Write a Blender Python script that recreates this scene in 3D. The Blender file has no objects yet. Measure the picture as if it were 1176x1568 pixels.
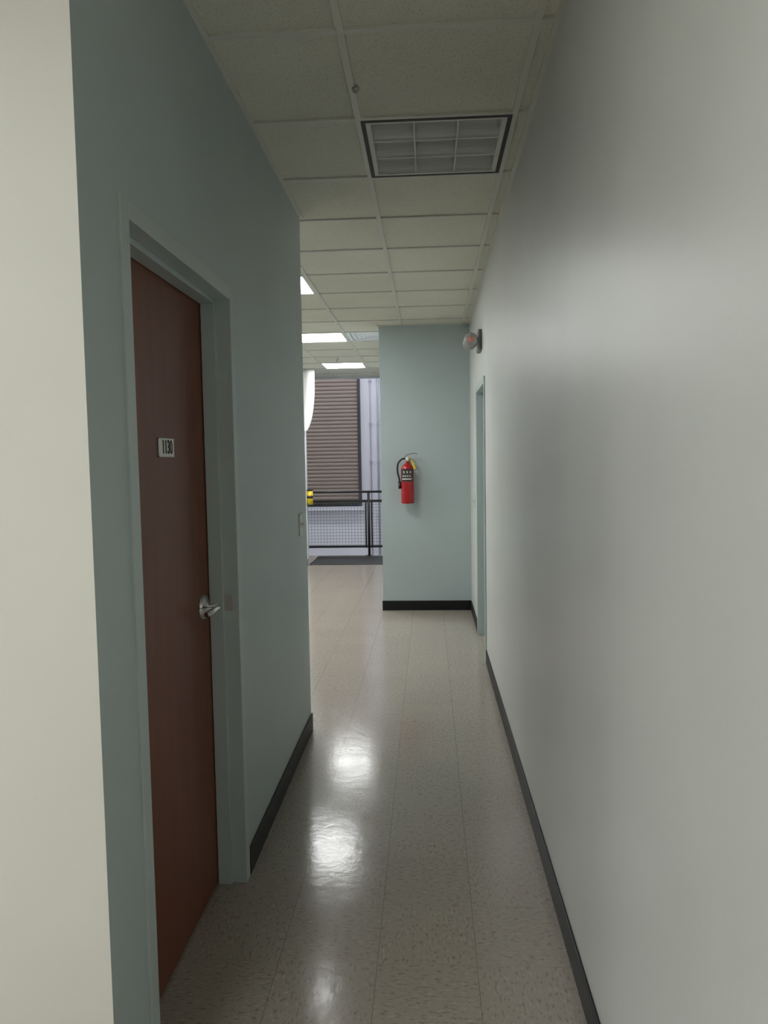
import bpy, bmesh, math, random
from mathutils import Vector, Matrix
random.seed(3)
S=bpy.context.scene
try:
    S.view_settings.view_transform='Standard'; S.view_settings.look='None'
    S.view_settings.exposure=0.0; S.view_settings.gamma=1.0
except Exception as e: print(e)

XL=-0.69; XR=0.42; CH=2.87; YE=7.6; YN=1.495; YLE=4.18; EYE=1.54
# ------------------------------------------------------------ materials
def mat(name,col,rough=.6,metal=0,spec=.5,emis=None,estr=0):
    m=bpy.data.materials.new(name); m.use_nodes=True
    b=m.node_tree.nodes['Principled BSDF']
    b.inputs['Base Color'].default_value=(*col,1); b.inputs['Roughness'].default_value=rough
    b.inputs['Metallic'].default_value=metal; b.inputs['Specular IOR Level'].default_value=spec
    if emis:
        b.inputs['Emission Color'].default_value=(*emis,1); b.inputs['Emission Strength'].default_value=estr
    return m
class NT:
    def __init__(s,m): s.t=m.node_tree; s.b=s.t.nodes['Principled BSDF']
    def n(s,typ,**k):
        x=s.t.nodes.new(typ)
        for a,v in k.items(): setattr(x,a,v)
        return x
    def l(s,a,b): s.t.links.new(a,b)
    def math(s,op,a,b=None,c=None):
        x=s.t.nodes.new('ShaderNodeMath'); x.operation=op
        for i,v in enumerate((a,b,c)):
            if v is None: continue
            if isinstance(v,(int,float)): x.inputs[i].default_value=v
            else: s.l(v,x.inputs[i])
        return x.outputs[0]
    def mix(s,f,a,b):
        x=s.n('ShaderNodeMix'); x.data_type='RGBA'
        for i,v in ((0,f),(6,a),(7,b)):
            if isinstance(v,(int,float)): x.inputs[i].default_value=v
            elif isinstance(v,tuple): x.inputs[i].default_value=(*v,1)
            else: s.l(v,x.inputs[i])
        return x.outputs[2]
    def coord(s): return s.n('ShaderNodeTexCoord').outputs['Object']
    def noise(s,scale,detail=3,rough=.5,vec=None):
        x=s.n('ShaderNodeTexNoise'); x.inputs['Scale'].default_value=scale
        x.inputs['Detail'].default_value=detail; x.inputs['Roughness'].default_value=rough
        s.l(vec if vec is not None else s.coord(),x.inputs['Vector']); return x.outputs['Fac']
    def ramp(s,f,a,b):
        x=s.n('ShaderNodeMapRange'); x.inputs['From Min'].default_value=a; x.inputs['From Max'].default_value=b
        s.l(f,x.inputs['Value']); return x.outputs['Result']
    def bump(s,h,strength,dist=.001):
        x=s.n('ShaderNodeBump'); x.inputs['Strength'].default_value=strength; x.inputs['Distance'].default_value=dist
        s.l(h,x.inputs['Height']); s.l(x.outputs['Normal'],s.b.inputs['Normal'])
def paint(name,col,rough,var=.04,spec=.5,bs=.25):
    m=mat(name,col,rough,spec=spec); t=NT(m)
    f=t.noise(1.3,2)
    c2=tuple(c*(1-var*2) for c in col)
    t.l(t.mix(t.ramp(f,.3,.7),col,c2),t.b.inputs['Base Color'])
    t.bump(t.noise(230,2),bs,.0008)
    return m
TEAL=(.48,.56,.565)
M_teal=paint('teal_wall_paint',TEAL,.45)
M_cream=paint('cream_wall_paint',(.71,.71,.65),.5)
M_right=paint('offwhite_wall_paint',(.67,.695,.67),.38)
M_frame=mat('teal_frame_enamel',(.47,.545,.54),.38)
M_white=paint('white_wall_paint',(.78,.79,.82),.5)
M_base=mat('black_rubber_base',(.009,.0095,.010),.45,spec=.3)
M_tbar=mat('grid_white',(.64,.64,.58),.45)
M_black=mat('black_metal',(.012,.012,.013),.4)
M_chrome=mat('satin_chrome',(.62,.62,.62),.22,metal=1)
M_steel=mat('brushed_plate',(.55,.55,.53),.35,metal=.7)
M_ink=mat('black_ink',(.01,.01,.01),.5)
M_plate=mat('ivory_plastic',(.62,.63,.58),.35)
M_lamp=mat('lit_diffuser',(.9,.9,.9),.4,emis=(.98,.99,.985),estr=23)
M_red=mat('extinguisher_red',(.40,.010,.014),.25)
M_yellow=mat('yellow_plastic',(.75,.55,.03),.4)
M_rub=mat('black_rubber',(.015,.015,.016),.5)
M_label=mat('label_dark',(.04,.03,.03),.4)
M_labelw=mat('label_white',(.75,.74,.7),.4)
M_louver=mat('louver_aluminium',(.60,.62,.60),.35,metal=.15)
M_fixin=mat('fixture_reflector',(.5,.52,.5),.45)
M_dark=mat('plain_black',(.01,.01,.01),.6)  # black finish of the troffer reveal, also on the added door backing
M_glass=mat('clear_lens',(.95,.90,.88),.1); NT(M_glass).b.inputs['Transmission Weight'].default_value=.6
M_cloth=mat('white_cloth',(.85,.85,.85),.8)
# ceiling tile
M_tile=mat('acoustic_tile',(.55,.545,.46),.9,spec=.2); t=NT(M_tile)
sp=t.ramp(t.noise(150,3,.6),.57,.66); sp2=t.ramp(t.noise(420,2,.6),.62,.7)
lg=t.ramp(t.noise(2.5,3),.3,.75)
base=t.mix(lg,(.76,.755,.655),(.70,.695,.60))
c=t.mix(t.math('MULTIPLY',sp,.42),base,(.32,.32,.27))
c=t.mix(t.math('MULTIPLY',sp2,.5),c,(.2,.2,.16)); t.l(c,t.b.inputs['Base Color'])
t.bump(t.math('MULTIPLY',t.math('ADD',sp,sp2),-1),.5,.002)
# floor VCT
M_floor=mat('vinyl_tile_floor',(.5,.46,.38),.16); t=NT(M_floor)
xyz=t.n('ShaderNodeSeparateXYZ'); t.l(t.coord(),xyz.inputs[0])
u=t.math('DIVIDE',t.math('ADD',xyz.outputs[0],.176+30.5),.305)
v=t.math('DIVIDE',t.math('ADD',xyz.outputs[1],-2.50+30.5),.305)
fu=t.math('FRACT',u); fv=t.math('FRACT',v)
def seam(f,w): # 1 near edges
    d=t.math('SUBTRACT',.5,t.math('ABSOLUTE',t.math('SUBTRACT',f,.5)))
    return t.math('LESS_THAN',d,w)
sm=t.math('MAXIMUM',seam(fu,.004),t.math('MULTIPLY',seam(fv,.003),.4))
cb=t.n('ShaderNodeCombineXYZ'); t.l(t.math('FLOOR',u),cb.inputs[0]); t.l(t.math('FLOOR',v),cb.inputs[1])
wn=t.n('ShaderNodeTexWhiteNoise'); t.l(cb.outputs[0],wn.inputs['Vector'])
par=t.math('MODULO',t.math('ADD',t.math('FLOOR',u),t.math('FLOOR',v)),2)
def streak(sx,sy):
    mp=t.n('ShaderNodeMapping'); mp.inputs['Scale'].default_value=(sx,sy,1); t.l(t.coord(),mp.inputs[0])
    return t.noise(1,3,.6,mp.outputs[0])
s1=streak(45,110); s2=streak(110,45)
mx=t.n('ShaderNodeMix'); mx.data_type='FLOAT'; t.l(par,mx.inputs[0]); t.l(s1,mx.inputs[2]); t.l(s2,mx.inputs[3]); st=mx.outputs[0]
base=t.mix(wn.outputs['Value'],(.365,.325,.278),(.348,.31,.265))
c=t.mix(t.math('MULTIPLY',t.ramp(st,.57,.64),.6),base,(.15,.12,.095))
c=t.mix(t.math('MULTIPLY',t.ramp(st,.42,.34),.4),c,(.52,.49,.43))
c=t.mix(t.math('MULTIPLY',sm,.6),c,(.12,.11,.095)); t.l(c,t.b.inputs['Base Color'])
t.l(t.math('ADD',.10,t.math('MULTIPLY',t.noise(9,3),.10)),t.b.inputs['Roughness'])
t.b.inputs['Specular IOR Level'].default_value=.42
hh=t.math('ADD',t.math('ADD',t.math('MULTIPLY',st,.25),t.math('MULTIPLY',sm,-1)),t.math('ADD',t.math('MULTIPLY',t.noise(22,2),.9),t.math('MULTIPLY',t.noise(60,2),.3)))
t.bump(hh,.36,.0013)
# cherry door
M_door=mat('cherry_veneer',(.2,.06,.04),.42,spec=.35); t=NT(M_door)
mp=t.n('ShaderNodeMapping'); mp.inputs['Scale'].default_value=(30,30,1.6); t.l(t.coord(),mp.inputs[0])
g=t.noise(1,5,.6,mp.outputs[0])
t.l(t.mix(t.ramp(g,.3,.7),(.185,.056,.028),(.145,.045,.024)),t.b.inputs['Base Color'])
t.bump(g,.06,.0006)
M_rdoor=mat('grey_door_paint',(.5,.55,.53),.4)
# rubber mat
M_mat=mat('ribbed_rubber_mat',(.03,.03,.032),.6); t=NT(M_mat)
w=t.n('ShaderNodeTexWave'); w.inputs['Scale'].default_value=9; w.bands_direction='DIAGONAL'; t.l(t.coord(),w.inputs[0])
t.l(t.mix(w.outputs['Fac'],(.006,.006,.007),(.035,.035,.035)),t.b.inputs['Base Color'])
M_shut=mat('taupe_steel',(.29,.235,.195),.5); 
M_conc=paint('concrete',(.45,.44,.43),.6)

# ------------------------------------------------------------ mesh helpers
def obj_from_bm(bm,name,mats,smooth=False,parent=None):
    me=bpy.data.meshes.new(name); bm.normal_update(); bm.to_mesh(me); bm.free()
    for m in (mats if isinstance(mats,(list,tuple)) else [mats]): me.materials.append(m)
    if smooth:
        for p in me.polygons: p.use_smooth=True
    o=bpy.data.objects.new(name,me); S.collection.objects.link(o)
    if parent: o.parent=parent
    return o
def addbox(bm,x0,x1,y0,y1,z0,z1,mi=0,bev=0):
    r=bmesh.ops.create_cube(bm,size=1)
    vs=r['verts']
    for v_ in vs:
        v_.co=Vector(((x0+x1)/2+v_.co.x*(x1-x0),(y0+y1)/2+v_.co.y*(y1-y0),(z0+z1)/2+v_.co.z*(z1-z0)))
    fs=set(f for v_ in vs for f in v_.link_faces)
    for f in fs: f.material_index=mi
    if bev:
        es=list(set(e for v_ in vs for e in v_.link_edges))
        bmesh.ops.bevel(bm,geom=es,offset=bev,segments=2,profile=.5,affect='EDGES')
def boxes(name,lst,mats,parent=None,bev=0):
    bm=bmesh.new()
    for b in lst:
        addbox(bm,*b[:6],mi=(b[6] if len(b)>6 else 0),bev=bev)
    return obj_from_bm(bm,name,mats,parent=parent)
def addcyl(bm,p0,p1,r0,r1=None,seg=20,mi=0,smooth=True):
    p0=Vector(p0);p1=Vector(p1); r1=r0 if r1 is None else r1
    d=p1-p0
    M=Matrix.Translation((p0+p1)/2)@d.to_track_quat('Z','Y').to_matrix().to_4x4()
    r=bmesh.ops.create_cone(bm,cap_ends=True,segments=seg,radius1=r0,radius2=r1,depth=d.length,matrix=M)
    for f in set(f for v_ in r['verts'] for f in v_.link_faces):
        f.material_index=mi; f.smooth=smooth and len(f.verts)==4
def addrev(bm,prof,origin,axis='Z',seg=32,mi=0):
    rings=[]
    q={'Z':Matrix.Identity(3),'X':Vector((1,0,0)).to_track_quat('Z','Y').to_matrix(),'-Y':Vector((0,-1,0)).to_track_quat('Z','Y').to_matrix()}[axis]
    for r,h in prof:
        if r<1e-6: rings.append([bm.verts.new(Vector(origin)+q@Vector((0,0,h)))])
        else: rings.append([bm.verts.new(Vector(origin)+q@Vector((r*math.cos(2*math.pi*i/seg),r*math.sin(2*math.pi*i/seg),h))) for i in range(seg)])
    for a,b in zip(rings,rings[1:]):
        for i in range(seg):
            j=(i+1)%seg
            if len(a)==1 and len(b)==1: continue
            if len(a)==1: f=bm.faces.new((a[0],b[i],b[j]))
            elif len(b)==1: f=bm.faces.new((a[i],a[j],b[0]))
            else: f=bm.faces.new((a[i],a[j],b[j],b[i]))
            f.smooth=True; f.material_index=mi
def addtube(bm,pts,r,seg=10,mi=0):
    pts=[Vector(p) for p in pts]; P=[]
    n=len(pts)
    for i in range(n-1):
        p0=pts[max(i-1,0)];p1=pts[i];p2=pts[i+1];p3=pts[min(i+2,n-1)]
        for k in range(8):
            s=k/8
            P.append(.5*((2*p1)+(p2-p0)*s+(2*p0-5*p1+4*p2-p3)*s*s+(3*p1-p0-3*p2+p3)*s**3))
    P.append(pts[-1]); prev=None
    up=Vector((0.13,1,0.21)).normalized()
    for i,p in enumerate(P):
        d=(P[min(i+1,len(P)-1)]-P[max(i-1,0)]).normalized()
        a=d.cross(up).normalized(); b=d.cross(a)
        ring=[bm.verts.new(p+r*(math.cos(2*math.pi*k/seg)*a+math.sin(2*math.pi*k/seg)*b)) for k in range(seg)]
        if prev:
            for k in range(seg):
                f=bm.faces.new((prev[k],prev[(k+1)%seg],ring[(k+1)%seg],ring[k])); f.smooth=True; f.material_index=mi
        else: bm.faces.new(ring).material_index=mi
        prev=ring
    bm.faces.new(prev).material_index=mi
def empty(name,loc=(0,0,0)):
    e=bpy.data.objects.new(name,None); S.collection.objects.link(e); e.empty_display_size=.1
    return e

# ------------------------------------------------------------ shell
XW=-4.5; YB=-3.0
boxes('floor',[(XW,XR+.3,YB,12.1,-.2,0)],M_floor)
D0,D1,DT=1.69,2.67,2.15     # frame outer
wl=boxes('wall_left',[(XL-.14,XL,YN,D0+.01,0,CH+.01),(XL-.14,XL,D1-.01,YLE,0,CH+.01),(XL-.14,XL,D0+.01,D1-.01,DT-.01,CH+.01)],[M_teal,M_cream])
for p in wl.data.polygons:
    if p.normal.y<-.9 and abs(p.center.y-YN)<.01: p.material_index=1
boxes('wall_cross_corridor',[(XW,XL-.14,YN,YN+.12,0,CH+.01)],M_cream)
boxes('wall_room_rear',[(XW,XL-.14,YLE-.12,YLE,0,CH+.01)],M_teal)
R0,R1,RT=5.60,6.55,2.145
boxes('wall_right',[(XR,XR+.16,YB,R0+.01,0,CH+.01),(XR,XR+.16,R1-.01,YE,0,CH+.01),(XR,XR+.16,R0+.01,R1-.01,RT-.01,CH+.01)],M_right)
boxes('wall_end',[(-.48,XR+.16,YE,12.1,0,CH+.01)],M_teal)
boxes('wall_behind_camera',[(XW,XR+.16,YB-.12,YB,0,CH+.01)],M_cream)
boxes('wall_far_left',[(XW-.12,XW,YB,12.1,0,CH+.01)],M_cream)
boxes('wall_back_left',[(XW,-1.8,10.95,11.07,0,CH+.01)],M_white)
B=.10
def basestrip(name,lst): boxes(name,lst,M_base,bev=.0025)
basestrip('baseboard_left',[(XL,XL+.009,YN,D0,0,B),(XL,XL+.009,D1+.001,YLE+.009,0,B),(XW+.1,XL,YLE,YLE+.009,0,B)])
basestrip('baseboard_right',[(XR-.009,XR,YB,R0-.001,0,B),(XR-.009,XR,R1+.001,YE,0,B)])
basestrip('baseboard_end',[(-.489,XR-.009,YE-.009,YE,0,B),(-.489,-.48,YE,12.05,0,B)])
basestrip('baseboard_cross',[(XW,XL,YN-.009,YN,0,B)])
basestrip('baseboard_back_left',[(XW,-1.8,10.941,10.95,0,B)])
# ------------------------------------------------------------ ceiling
P=.61; X0=-.259; Y0=2.425
lamps_and_fill=[(-2,5),(-2,9),(-2,13),(-5,5),(-3,7),(-5,9),(-4,11),(-2,-5),(-5,-5),(-5,-3),(-6,-7),(-4,-7)]   # (n,k) cells; panels off the visible column are unseen, added as fill light
off=(0,1)
pale_cell=(-1,9)
def cell(n,k): return X0+n*P,X0+(n+1)*P,Y0+k*P,Y0+(k+1)*P
bm=bmesh.new()
for n in range(-7,2):
    for k in range(-9,16):
        if (n,k) in lamps_and_fill or (n,k)==off or (n,k)==pale_cell: continue
        x0,x1,y0,y1=cell(n,k); x0=max(x0,XW-.1); x1=min(x1,XR+.16); y0=max(y0,YB-.1); y1=min(y1,12.1)
        if x1<=x0 or y1<=y0: continue
        addbox(bm,x0,x1,y0,y1,CH+.008,CH+.022)
obj_from_bm(bm,'ceiling',M_tile)
bm=bmesh.new()
W=.012
for n in range(-7,2):
    x=X0+n*P
    if x>XW: addbox(bm,x-W,x+W,YB,12.1,CH-.001,CH+.012)
for k in range(-9,16):
    y=Y0+k*P
    if YB<y<12.1: addbox(bm,XW,XR,y-W,y+W,CH-.0005,CH+.012)
obj_from_bm(bm,'ceiling_grid',M_tbar)
L=.020
boxes('trim_1',[(XL,XL+L,YN,YLE+L,CH-.001,CH+.012),(XR-L,XR,YB,YE,CH-.001,CH+.012),(-.48-L,XR,YE-L,YE,CH-.001,CH+.012),(-.48-L,-.48,YE,12.1,CH-.001,CH+.012),(XW,XL,YN-L,YN,CH-.001,CH+.012),(XW,XL,YLE,YLE+L,CH-.001,CH+.012)],M_tbar)
boxes('ceiling_edge_fascia',[(XW,2.5,12.1,12.2,CH-.02,6.0)],M_white)
for i,(n,k) in enumerate(lamps_and_fill):  # builds the visible panels and the unseen fill panels alike
    x0,x1,y0,y1=cell(n,k); e=empty('ceiling_light_and_fill_panel')
    boxes('diffuser',[(x0+.03,x1-.03,y0+.03,y1-.03,CH+.006,CH+.012)],M_lamp,parent=e)
    f=.03
    boxes('housing',[(x0+W,x1-W,y0+W,y0+f,CH+.001,CH+.05),(x0+W,x1-W,y1-f,y1-W,CH+.001,CH+.05),(x0+W,x0+f,y0+f,y1-f,CH+.001,CH+.05),(x1-f,x1-W,y0+f,y1-f,CH+.001,CH+.05),(x0,x1,y0,y1,CH+.05,CH+.06)],M_tbar,parent=e)
# off parabolic troffer
x0,x1,y0,y1=cell(*off); e=empty('parabolic_troffer_light')
x0+=W*.6;x1-=W*.6;y0+=W*.6;y1-=W*.6
g=.018
boxes('black_reveal',[(x0,x1,y0,y0+g,CH-.002,CH+.008),(x0,x1,y1-g,y1,CH-.002,CH+.008),(x0,x0+g,y0+g,y1-g,CH-.002,CH+.008),(x1-g,x1,y0+g,y1-g,CH-.002,CH+.008)],M_dark,parent=e)
h=.034
boxes('frame',[(x0+g,x1-g,y0+g,y0+h,CH-.001,CH+.09),(x0+g,x1-g,y1-h,y1-g,CH-.001,CH+.09),(x0+g,x0+h,y0+h,y1-h,CH-.001,CH+.09),(x1-h,x1-g,y0+h,y1-h,CH-.001,CH+.09)],M_tbar,parent=e)
boxes('housing',[(x0,x1,y0,y1,CH+.10,CH+.12),(x0,x0+.005,y0,y1,CH+.008,CH+.10),(x1-.005,x1,y0,y1,CH+.008,CH+.10),(x0,x1,y0,y0+.005,CH+.008,CH+.10),(x0,x1,y1-.005,y1,CH+.008,CH+.10)],M_fixin,parent=e)
bm=bmesh.new()
ix0,ix1,iy0,iy1=x0+h,x1-h,y0+h,y1-h
def blade(axis,c,a0,a1,wt=.034,wb=.004,wall=0):
    prof=[]
    N=8
    for i in range(N+1):
        s=i/N; z=CH+.002+s*.078; hw=wb/2+(wt-wb)/2*s**2.0; prof.append((hw,z))
    lo=[(-w_,z) for w_,z in prof]; hi=[(w_,z) for w_,z in reversed(prof)]
    if wall==1: lo=[(0,prof[0][1]),(0,prof[-1][1])]
    if wall==-1: hi=[(0,prof[-1][1]),(0,prof[0][1])]
    poly=lo+hi
    def mk(a): return [bm.verts.new((c+w_,a,z) if axis=='Y' else (a,c+w_,z)) for w_,z in poly]
    A=mk(a0);Bv=mk(a1);n=len(poly)
    for i in range(n):
        f=bm.faces.new((A[i],A[(i+1)%n],Bv[(i+1)%n],Bv[i])); f.smooth=False
    bm.faces.new(A); bm.faces.new(Bv)
for i in range(4):
    c=ix0+(ix1-ix0)*i/3; blade('Y',c,iy0,iy1,wall=(1 if i==0 else -1 if i==3 else 0),wt=.03,wb=.006)
    c=iy0+(iy1-iy0)*i/3; blade('X',c,ix0,ix1,wall=(1 if i==0 else -1 if i==3 else 0),wt=.165,wb=.008)
bmesh.ops.recalc_face_normals(bm,faces=bm.faces)
obj_from_bm(bm,'louver',M_louver,parent=e)
bm=bmesh.new()
for i in range(3):
    c=ix0+(ix1-ix0)*(i+.5)/3; addcyl(bm,(c,iy0,CH+.088),(c,iy1,CH+.088),.0125,seg=16)
obj_from_bm(bm,'tubes',mat('unlit_tube',(.75,.76,.74),.3),parent=e)
# pale ceiling panel of nested square slats
x0,x1,y0,y1=cell(*pale_cell)
bm=bmesh.new()
for i in range(6):
    a=.015+i*.05; z=CH+.004+i*.002; b_=a+.035
    for q in ((x0+a,x1-a,y0+a,y0+b_),(x0+a,x1-a,y1-b_,y1-a),(x0+a,x0+b_,y0+b_,y1-b_),(x1-b_,x1-a,y0+b_,y1-b_)):
        if q[1]>q[0] and q[3]>q[2]: addbox(bm,*q,z,z+.004)
addbox(bm,x0,x1,y0,y1,CH+.02,CH+.03)
obj_from_bm(bm,'pale_ceiling_panel',mat('pale_panel_white',(.85,.88,.9),.4))
def sprinkler(x,y):
    bm=bmesh.new()
    addrev(bm,[(0,CH+.009),(.03,CH+.009),(.034,CH-.004),(.02,CH-.010),(.008,CH-.012),(.008,CH-.03),(.018,CH-.031),(.018,CH-.034),(0,CH-.034)],(x,y,0))
    obj_from_bm(bm,'ceiling_sprinkler_head',M_chrome)
sprinkler(-1.18,9.9)
bm=bmesh.new(); addrev(bm,[(0,CH-.02),(.006,CH-.018),(.012,CH-.008),(.014,CH),(0,CH)],(-.245,2.78,0)); obj_from_bm(bm,'ceiling_hook',M_steel)

# ------------------------------------------------------------ door left
e=empty('door_1')
fx=XL+.007; 
bm=bmesh.new()
jb=.05
addbox(bm,XL-.15,fx,D0,D0+jb,0,DT,bev=.002)
addbox(bm,XL-.15,fx,D1-jb,D1,0,DT,bev=.002)
addbox(bm,XL-.15,fx,D0+jb-.001,D1-jb+.001,DT-.045,DT,bev=.002)
sx0,sx1=XL-.095,XL-.045
addbox(bm,sx0,sx1,D0+jb,D0+jb+.016,0,DT-.045,bev=.002)
addbox(bm,sx0,sx1,D1-jb-.016,D1-jb,0,DT-.045,bev=.002)
addbox(bm,sx0,sx1,D0+jb+.016,D1-jb-.016,DT-.061,DT-.045,bev=.002)
obj_from_bm(bm,'frame',M_frame,parent=e)
dx=sx0-.002
boxes('leaf',[(dx-.044,dx,D0+jb+.003,D1-jb-.003,.008,DT-.048)],M_door,parent=e,bev=.0015)
hy,hz=2.535,1.04
bm=bmesh.new()
addrev(bm,[(0,0),(.042,0),(.042,.006),(.038,.011),(.022,.014),(.019,.02),(.013,.024),(.013,.055),(0,.055)],(dx,hy,hz),'X',36)
addtube(bm,[(dx+.05,hy+.006,hz),(dx+.058,hy-.012,hz+.001),(dx+.058,hy-.05,hz+.004),(dx+.055,hy-.09,hz),(dx+.045,hy-.115,hz-.004)],.0095,12)
obj_from_bm(bm,'lever_handle',M_chrome,parent=e)
bm=bmesh.new(); addrev(bm,[(0,0),(.008,0),(.008,.004),(0,.004)],(dx+.055,hy,hz),'X',20); obj_from_bm(bm,'keyway',M_ink,parent=e)
boxes('strike_plate',[(sx1+.002,sx1+.03,D1-jb-.0015,D1-jb,hz-.03,hz+.03)],M_steel,parent=e)
boxes('light_leak_backing',[(XL-.9,XL-.88,YN+.12,YLE-.12,0,CH)],M_dark,parent=e)  # unseen black sheet added behind the door to stop light leaks
e=empty('room_number_sign')
sy0,sy1,sz0,sz1=2.15,2.285,1.559,1.615
boxes('plate',[(dx,dx+.003,sy0,sy1,sz0,sz1)],M_labelw,parent=e,bev=.0008)
boxes('border',[(dx,dx+.0036,sy0,sy0+.012,sz0,sz1),(dx,dx+.0036,sy0,sy1,sz0,sz0+.003),(dx,dx+.0036,sy0,sy1,sz1-.003,sz1)],M_steel,parent=e)
cu=bpy.data.curves.new('numerals','FONT'); cu.body='1130'; cu.size=.058; cu.align_x='CENTER'; cu.align_y='CENTER'; cu.extrude=.0006; cu.offset=.0008
to=bpy.data.objects.new('numerals',cu); S.collection.objects.link(to); cu.materials.append(M_ink)
to.matrix_world=Matrix.Translation((dx+.0038,(sy0+sy1)/2+.006,(sz0+sz1)/2))@Matrix(((0,0,1,0),(1,0,0,0),(0,1,0,0),(0,0,0,1)))@Matrix.Diagonal((.78,1,1,1))
mw=to.matrix_world.copy(); to.parent=e; to.matrix_world=mw

# ------------------------------------------------------------ door right
e=empty('door_2')
bm=bmesh.new(); rx=XR-.010
addbox(bm,rx,XR+.16,R0,R0+.05,0,RT,bev=.002); addbox(bm,rx,XR+.16,R1-.05,R1,0,RT,bev=.002); addbox(bm,rx,XR+.16,R0+.049,R1-.049,RT-.05,RT,bev=.002)
addbox(bm,XR+.04,XR+.09,R0+.05,R0+.066,0,RT-.05); addbox(bm,XR+.04,XR+.09,R1-.066,R1-.05,0,RT-.05); addbox(bm,XR+.04,XR+.09,R0+.06,R1-.06,RT-.066,RT-.05)
obj_from_bm(bm,'frame',M_frame,parent=e)
boxes('leaf',[(XR+.092,XR+.136,R0+.053,R1-.053,.008,RT-.053)],M_rdoor,parent=e,bev=.0015)
bm=bmesh.new()
addrev(bm,[(0,0),(.04,0),(.04,-.008),(.02,-.014),(.012,-.02),(.012,-.05),(0,-.05)],(XR+.092,R0+.12,1.02),'X',28)
addtube(bm,[(XR+.045,R0+.115,1.02),(XR+.04,R0+.14,1.02),(XR+.04,R0+.2,1.02),(XR+.05,R0+.23,1.018)],.009,12)
obj_from_bm(bm,'lever_handle',M_chrome,parent=e)

# ------------------------------------------------------------ switches
def switch(name,xw,sgn,y,z):
    bm=bmesh.new()
    a,b=sorted((xw,xw+sgn*.006)); addbox(bm,a,b,y-.036,y+.036,z-.058,z+.058,bev=.002)
    a,b=sorted((xw+sgn*.004,xw+sgn*.009)); addbox(bm,a,b,y-.006,y+.006,z-.014,z+.014)
    a,b=sorted((xw+sgn*.006,xw+sgn*.022)); addbox(bm,a,b,y-.004,y+.004,z+.0,z+.009,bev=.001)
    obj_from_bm(bm,name,M_plate)
switch('light_switch',XL,1,3.97,1.20)
switch('light_switch',XR,-1,6.85,1.15)

# ------------------------------------------------------------ emergency light
e=empty('emergency_light'); ey,ez=5.98,2.45
bm=bmesh.new()
addbox(bm,XR-.03,XR,ey-.11,ey+.11,ez-.08,ez+.08,bev=.01)
obj_from_bm(bm,'housing',mat('dark_grey_plastic',(.16,.16,.16),.4),parent=e)
M_amber=mat('red_bulb',(.80,.30,.27),.3)
for i,yy in enumerate((ey-.08,ey+.08)):
    bm=bmesh.new()
    addcyl(bm,(XR-.035,yy,ez),(XR-.06,yy,ez),.014)
    addrev(bm,[(0,-.03),(.02,-.03),(.045,-.01),(.055,.012),(.055,.02)],(XR-.085,yy,ez),'-Y',28)
    obj_from_bm(bm,'lamp_head_%d'%(i+1),M_plate,parent=e)
    bm=bmesh.new()
    addrev(bm,[(.054,.02),(.045,.035),(.025,.043),(0,.045)],(XR-.085,yy,ez),'-Y',28)
    obj_from_bm(bm,'lens_%d'%(i+1),M_glass,parent=e)
    bm=bmesh.new(); addrev(bm,[(.020,.0205),(.022,.0455),(.012,.047),(0,.0475)],(XR-.085,yy,ez),'-Y',20); obj_from_bm(bm,'bulb_%d'%(i+1),M_amber,parent=e)

# ------------------------------------------------------------ extinguisher
e=empty('fire_extinguisher'); cx,cy,cz=-.213,YE-.085,1.10; R=.064
bm=bmesh.new()
addrev(bm,[(0,.008),(.045,.006),(.055,0),(R-.002,.004),(R,.015),(R,.33),(.062,.35),(.054,.37),(.040,.387),(.026,.396),(.022,.40),(.022,.412),(0,.412)],(cx,cy,cz),'Z',40)
obj_from_bm(bm,'cylinder_body',M_red,parent=e)
bm=bmesh.new()
def label(a0,a1,z0,z1,mi,rr):
    N=14; pr=None
    for i in range(N+1):
        a=a0+(a1-a0)*i/N
        q=[bm.verts.new((cx+rr*math.sin(a),cy-rr*math.cos(a),cz+z)) for z in (z0,z1)]
        if pr: f=bm.faces.new((pr[0],q[0],q[1],pr[1])); f.material_index=mi; f.smooth=True
        pr=q
label(-1.1,1.1,.22,.345,0,R+.0006); label(-.9,.7,.240,.252,1,R+.001)
for k in range(4): label(-.75+k*.36,-.55+k*.36,.268,.283,1,R+.001)
for k in range(3): label(-.6+k*.5,-.42+k*.5,.305,.325,1,R+.001)
obj_from_bm(bm,'label',[M_label,M_labelw],parent=e)
bm=bmesh.new()
addcyl(bm,(cx,cy,cz+.41),(cx,cy,cz+.455),.017,seg=20)
addbox(bm,cx-.018,cx+.020,cy-.014,cy+.014,cz+.43,cz+.46,bev=.003)
obj_from_bm(bm,'valve',M_chrome,parent=e)
bm=bmesh.new()
def strip(pts,w,th):
    prev=None
    for (x,z) in pts:
        q=[bm.verts.new((cx+x,cy+s*w,cz+z+tz)) for s,tz in ((-1,0),(1,0),(1,th),(-1,th))]
        if prev:
            for i in range(4): bm.faces.new((prev[i],prev[(i+1)%4],q[(i+1)%4],q[i]))
        else: bm.faces.new(q)
        prev=q
    bm.faces.new(prev)
strip([(-.015,.44),(.02,.447),(.06,.43),(.085,.405),(.095,.385)],.011,.005)
strip([(-.03,.455),(-.01,.478),(.03,.492),(.07,.498),(.10,.492)],.011,.006)
strip([(-.012,.45),(-.012,.485)],.012,.01)
bmesh.ops.recalc_face_normals(bm,faces=bm.faces)
obj_from_bm(bm,'carry_handle_and_lever',mat('handle_dark_red',(.16,.012,.014),.4),parent=e)
bm=bmesh.new(); addrev(bm,[(0,0),(.017,0),(.018,.012),(.014,.014),(0,.014)],(cx,cy-.014,cz+.445),'-Y',24); obj_from_bm(bm,'gauge',M_labelw,parent=e)
bm=bmesh.new()
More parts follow.
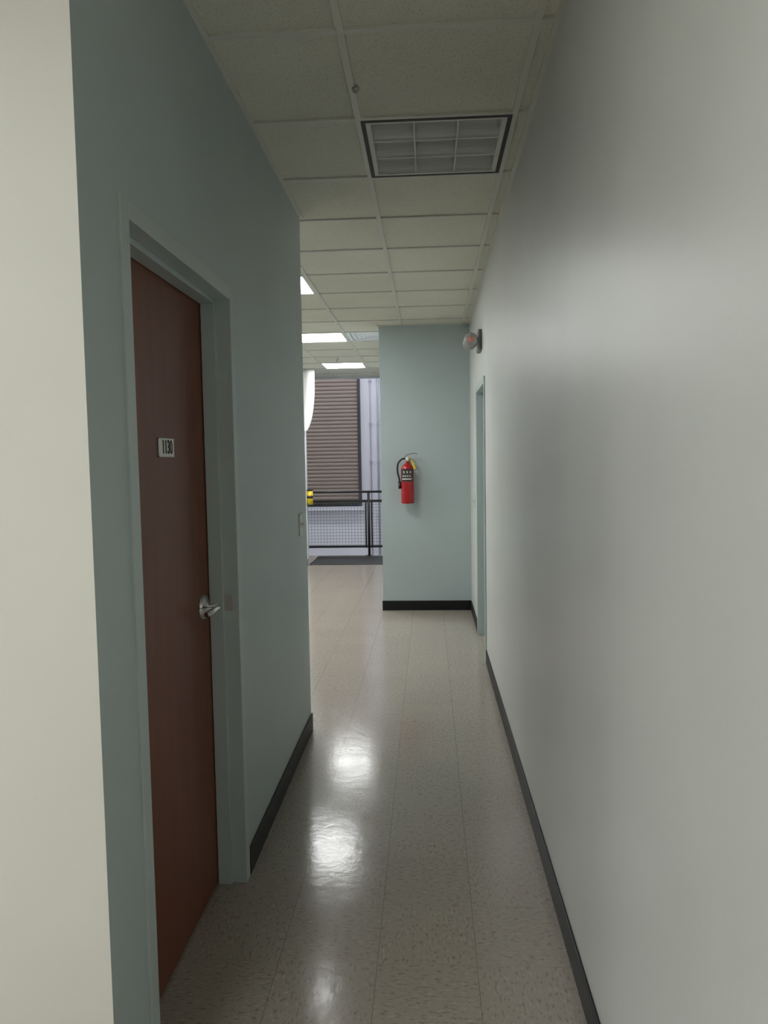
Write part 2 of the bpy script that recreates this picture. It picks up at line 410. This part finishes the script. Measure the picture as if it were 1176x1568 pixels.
addtube(bm,[(cx-.015,cy,cz+.445),(cx-.05,cy,cz+.445),(cx-.092,cy-.005,cz+.40),(cx-.098,cy-.01,cz+.32),(cx-.082,cy-.01,cz+.25),(cx-.078,cy-.01,cz+.20)],.009,12)
addcyl(bm,(cx-.078,cy-.01,cz+.21),(cx-.077,cy-.01,cz+.15),.012,.016)
addbox(bm,cx-.095,cx-.055,cy-.012,cy+.002,cz+.205,cz+.22)
obj_from_bm(bm,'hose',M_rub,parent=e)
bm=bmesh.new()
q=[bm.verts.new(c) for c in ((cx+.03,cy-.02,cz+.44),(cx+.055,cy-.02,cz+.425),(cx+.085,cy-.03,cz+.35),(cx+.065,cy-.035,cz+.34))]
bm.faces.new(q); obj_from_bm(bm,'inspection_tag',M_yellow,parent=e).modifiers.new('s','SOLIDIFY').thickness=.001
bm=bmesh.new()
addrev(bm,[(.009,-.002),(.012,0),(.009,.002)],(cx+.03,cy-.018,cz+.45),'-Y',16)
obj_from_bm(bm,'pull_pin_ring',M_yellow,parent=e)
boxes('wall_bracket',[(cx-.02,cx+.02,YE-.006,YE,cz+.05,cz+.46),(cx-.012,cx+.012,cy+.015,YE,cz+.425,cz+.44),(cx-.03,cx+.03,YE-.022,YE-.004,cz+.1,cz+.13)],M_steel,parent=e)

# ------------------------------------------------------------ mezzanine
boxes('rubber_floor_mat',[(-1.79,-.495,10.97,11.95,0,.008)],M_mat)
e=empty('guard_railing'); ry=12.0
bm=bmesh.new()
xa,xb=-3.2,-.482
addcyl(bm,(xa,ry,1.035),(xb,ry,1.035),.019)
addbox(bm,xa,xb,ry-.02,ry+.02,.865,.905)
addbox(bm,xa,xb,ry-.015,ry+.015,.135,.17)
for x in (-3.1,-2.03,-.97):
    addcyl(bm,(x,ry,0),(x,ry,1.03),.021); addbox(bm,x-.055,x+.055,ry-.05,ry+.05,0,.01)
    addbox(bm,x-.06,x-.035,ry-.012,ry+.012,.13,.9); addbox(bm,x+.035,x+.06,ry-.012,ry+.012,.13,.9)
obj_from_bm(bm,'rails_and_posts',M_black,parent=e)
bm=bmesh.new()
x=xa
while x<xb: addbox(bm,x-.002,x+.002,ry-.002,ry+.002,.15,.88); x+=.05
z=.18
while z<.87: addbox(bm,xa,xb,ry-.002,ry+.002,z-.002,z+.002); z+=.05
obj_from_bm(bm,'wire_mesh',mat('grey_wire',(.12,.13,.17),.5),parent=e)
# white curtain beside opening
bm=bmesh.new(); rows=[]
for i in range(25):
    s=i/24; z=CH-.012-s*.90
    wid=.165*math.sqrt(max(0,1-(abs(s-.12)/.88)**2.2))
    row=[]
    for j in range(17):
        tt=j/16; row.append(bm.verts.new((-2.05+tt*(.25+wid),10.9+.018*math.sin(tt*14+s*1.5)*(1-s*.4),z-.05*tt*(1-tt))))
    rows.append(row)
for a,b in zip(rows,rows[1:]):
    for j in range(16):
        f=bm.faces.new((a[j],a[j+1],b[j+1],b[j])); f.smooth=True
o=obj_from_bm(bm,'white_curtain',M_cloth); o.modifiers.new('s','SOLIDIFY').thickness=.004
e=empty('retractable_barrier_reel')
bm=bmesh.new(); addcyl(bm,(-1.755,11.0,.90),(-1.755,11.0,1.10),.045,seg=28); addbox(bm,-1.80,-1.77,10.98,11.02,.93,1.07); obj_from_bm(bm,'reel_body',M_yellow,parent=e)
bm=bmesh.new(); addcyl(bm,(-1.755,11.0,1.10),(-1.755,11.0,1.12),.047,seg=28); addcyl(bm,(-1.755,11.0,.99),(-1.755,11.0,1.03),.0465,seg=28); addcyl(bm,(-1.755,11.0,.885),(-1.755,11.0,.90),.047,seg=28); obj_from_bm(bm,'bands',M_black,parent=e)

# ------------------------------------------------------------ warehouse
WY=16.0; ZF=-1.2
boxes('warehouse_floor',[(-7,4,12.1,WY+.2,ZF-.2,ZF)],M_conc)
boxes('wall_warehouse_back',[(-7,4,WY,WY+.2,ZF,6)],M_white)
boxes('wall_warehouse_left',[(-7.2,-7,12.1,WY,ZF,6)],M_white)
boxes('wall_warehouse_right',[(4,4.2,12.1,WY,ZF,6)],M_white)
boxes('wall_mezzanine_edge',[(-7,4,12.1,12.14,ZF,-.2),(-7,XW,12.1,12.2,-.2,6),(-.3,4,12.1,12.2,-.2,3.2)],M_white)
boxes('ceiling_warehouse',[(-7.2,4.2,12.1,WY+.2,6,6.2)],M_white)
e=empty('roll_up_door')
bm=bmesh.new(); z=.62
sx_a,sx_b=-4.6,-1.48
while z<5.2:
    prof=[(0,0),(-.012,.010),(-.018,.035),(-.012,.060),(0,.070),(0,.080)]
    pr=None
    for dy,dz in prof:
        q=[bm.verts.new((xx,WY-.06+dy,z+dz)) for xx in (sx_a,sx_b)]
        if pr: f=bm.faces.new((pr[0],pr[1],q[1],q[0]))
        pr=q
    z+=.080
obj_from_bm(bm,'slat_curtain',M_shut,parent=e)
boxes('bottom_bar',[(sx_a,sx_b,WY-.09,WY-.03,.56,.63)],M_black,parent=e)
boxes('guide_rail',[(sx_b-.01,sx_b+.05,WY-.10,WY,.5,5.3),(sx_a-.05,sx_a+.01,WY-.10,WY,.5,5.3)],mat('dark_guide',(.05,.05,.055),.5),parent=e)
boxes('sill',[(sx_a-.1,sx_b+.1,WY-.12,WY,.48,.56)],M_white,parent=e)
e=empty('wall_conduit')
bm=bmesh.new()
for x in (-1.22,-1.06):
    addcyl(bm,(x,WY-.03,-1.1),(x,WY-.03,5.8),.014 if x<-1.1 else .022)
    for z in (.4,1.5,2.3,3.2): addbox(bm,x-.035,x+.035,WY-.05,WY,z,z+.03)
obj_from_bm(bm,'pipes',mat('conduit_grey',(.45,.46,.52),.4),parent=e)
M_hb=mat('warehouse_fill_lens',(.9,.9,.9),.4,emis=(.90,.92,1.0),estr=48)
for x in (-4.2,-1.0,2.0):  # unseen fixtures added to brighten the far hall
    e=empty('warehouse_fill_light')
    boxes('housing',[(x-.65,x+.65,13.55,14.0,5.93,6.0)],M_steel,parent=e,bev=.01)
    boxes('lens',[(x-.62,x+.62,13.58,13.97,5.92,5.935)],M_hb,parent=e)

# ------------------------------------------------------------ world + camera
w=bpy.data.worlds.new('world'); S.world=w; w.use_nodes=True
w.node_tree.nodes['Background'].inputs[0].default_value=(.6,.65,.7,1); w.node_tree.nodes['Background'].inputs[1].default_value=.1
psi=math.atan2(69.4,1150); th=math.atan2(79.9,1150); r=.0165
F=Vector((-math.sin(psi)*math.cos(th),math.cos(psi)*math.cos(th),-math.sin(th)))
Rv=Vector((math.cos(psi),math.sin(psi),0)); U=Rv.cross(F)
Rc=Rv*math.cos(r)-U*math.sin(r); Uc=U*math.cos(r)+Rv*math.sin(r)
cd=bpy.data.cameras.new('camera'); cam=bpy.data.objects.new('camera',cd); S.collection.objects.link(cam)
cd.sensor_fit='HORIZONTAL'; cd.sensor_width=36; cd.lens=1150/1176*36; cd.clip_start=.02
M=Matrix.Identity(4)
for i in range(3):
    M[i][0]=Rc[i]; M[i][1]=Uc[i]; M[i][2]=-F[i]
M[2][3]=EYE
cam.matrix_world=M
S.camera=cam
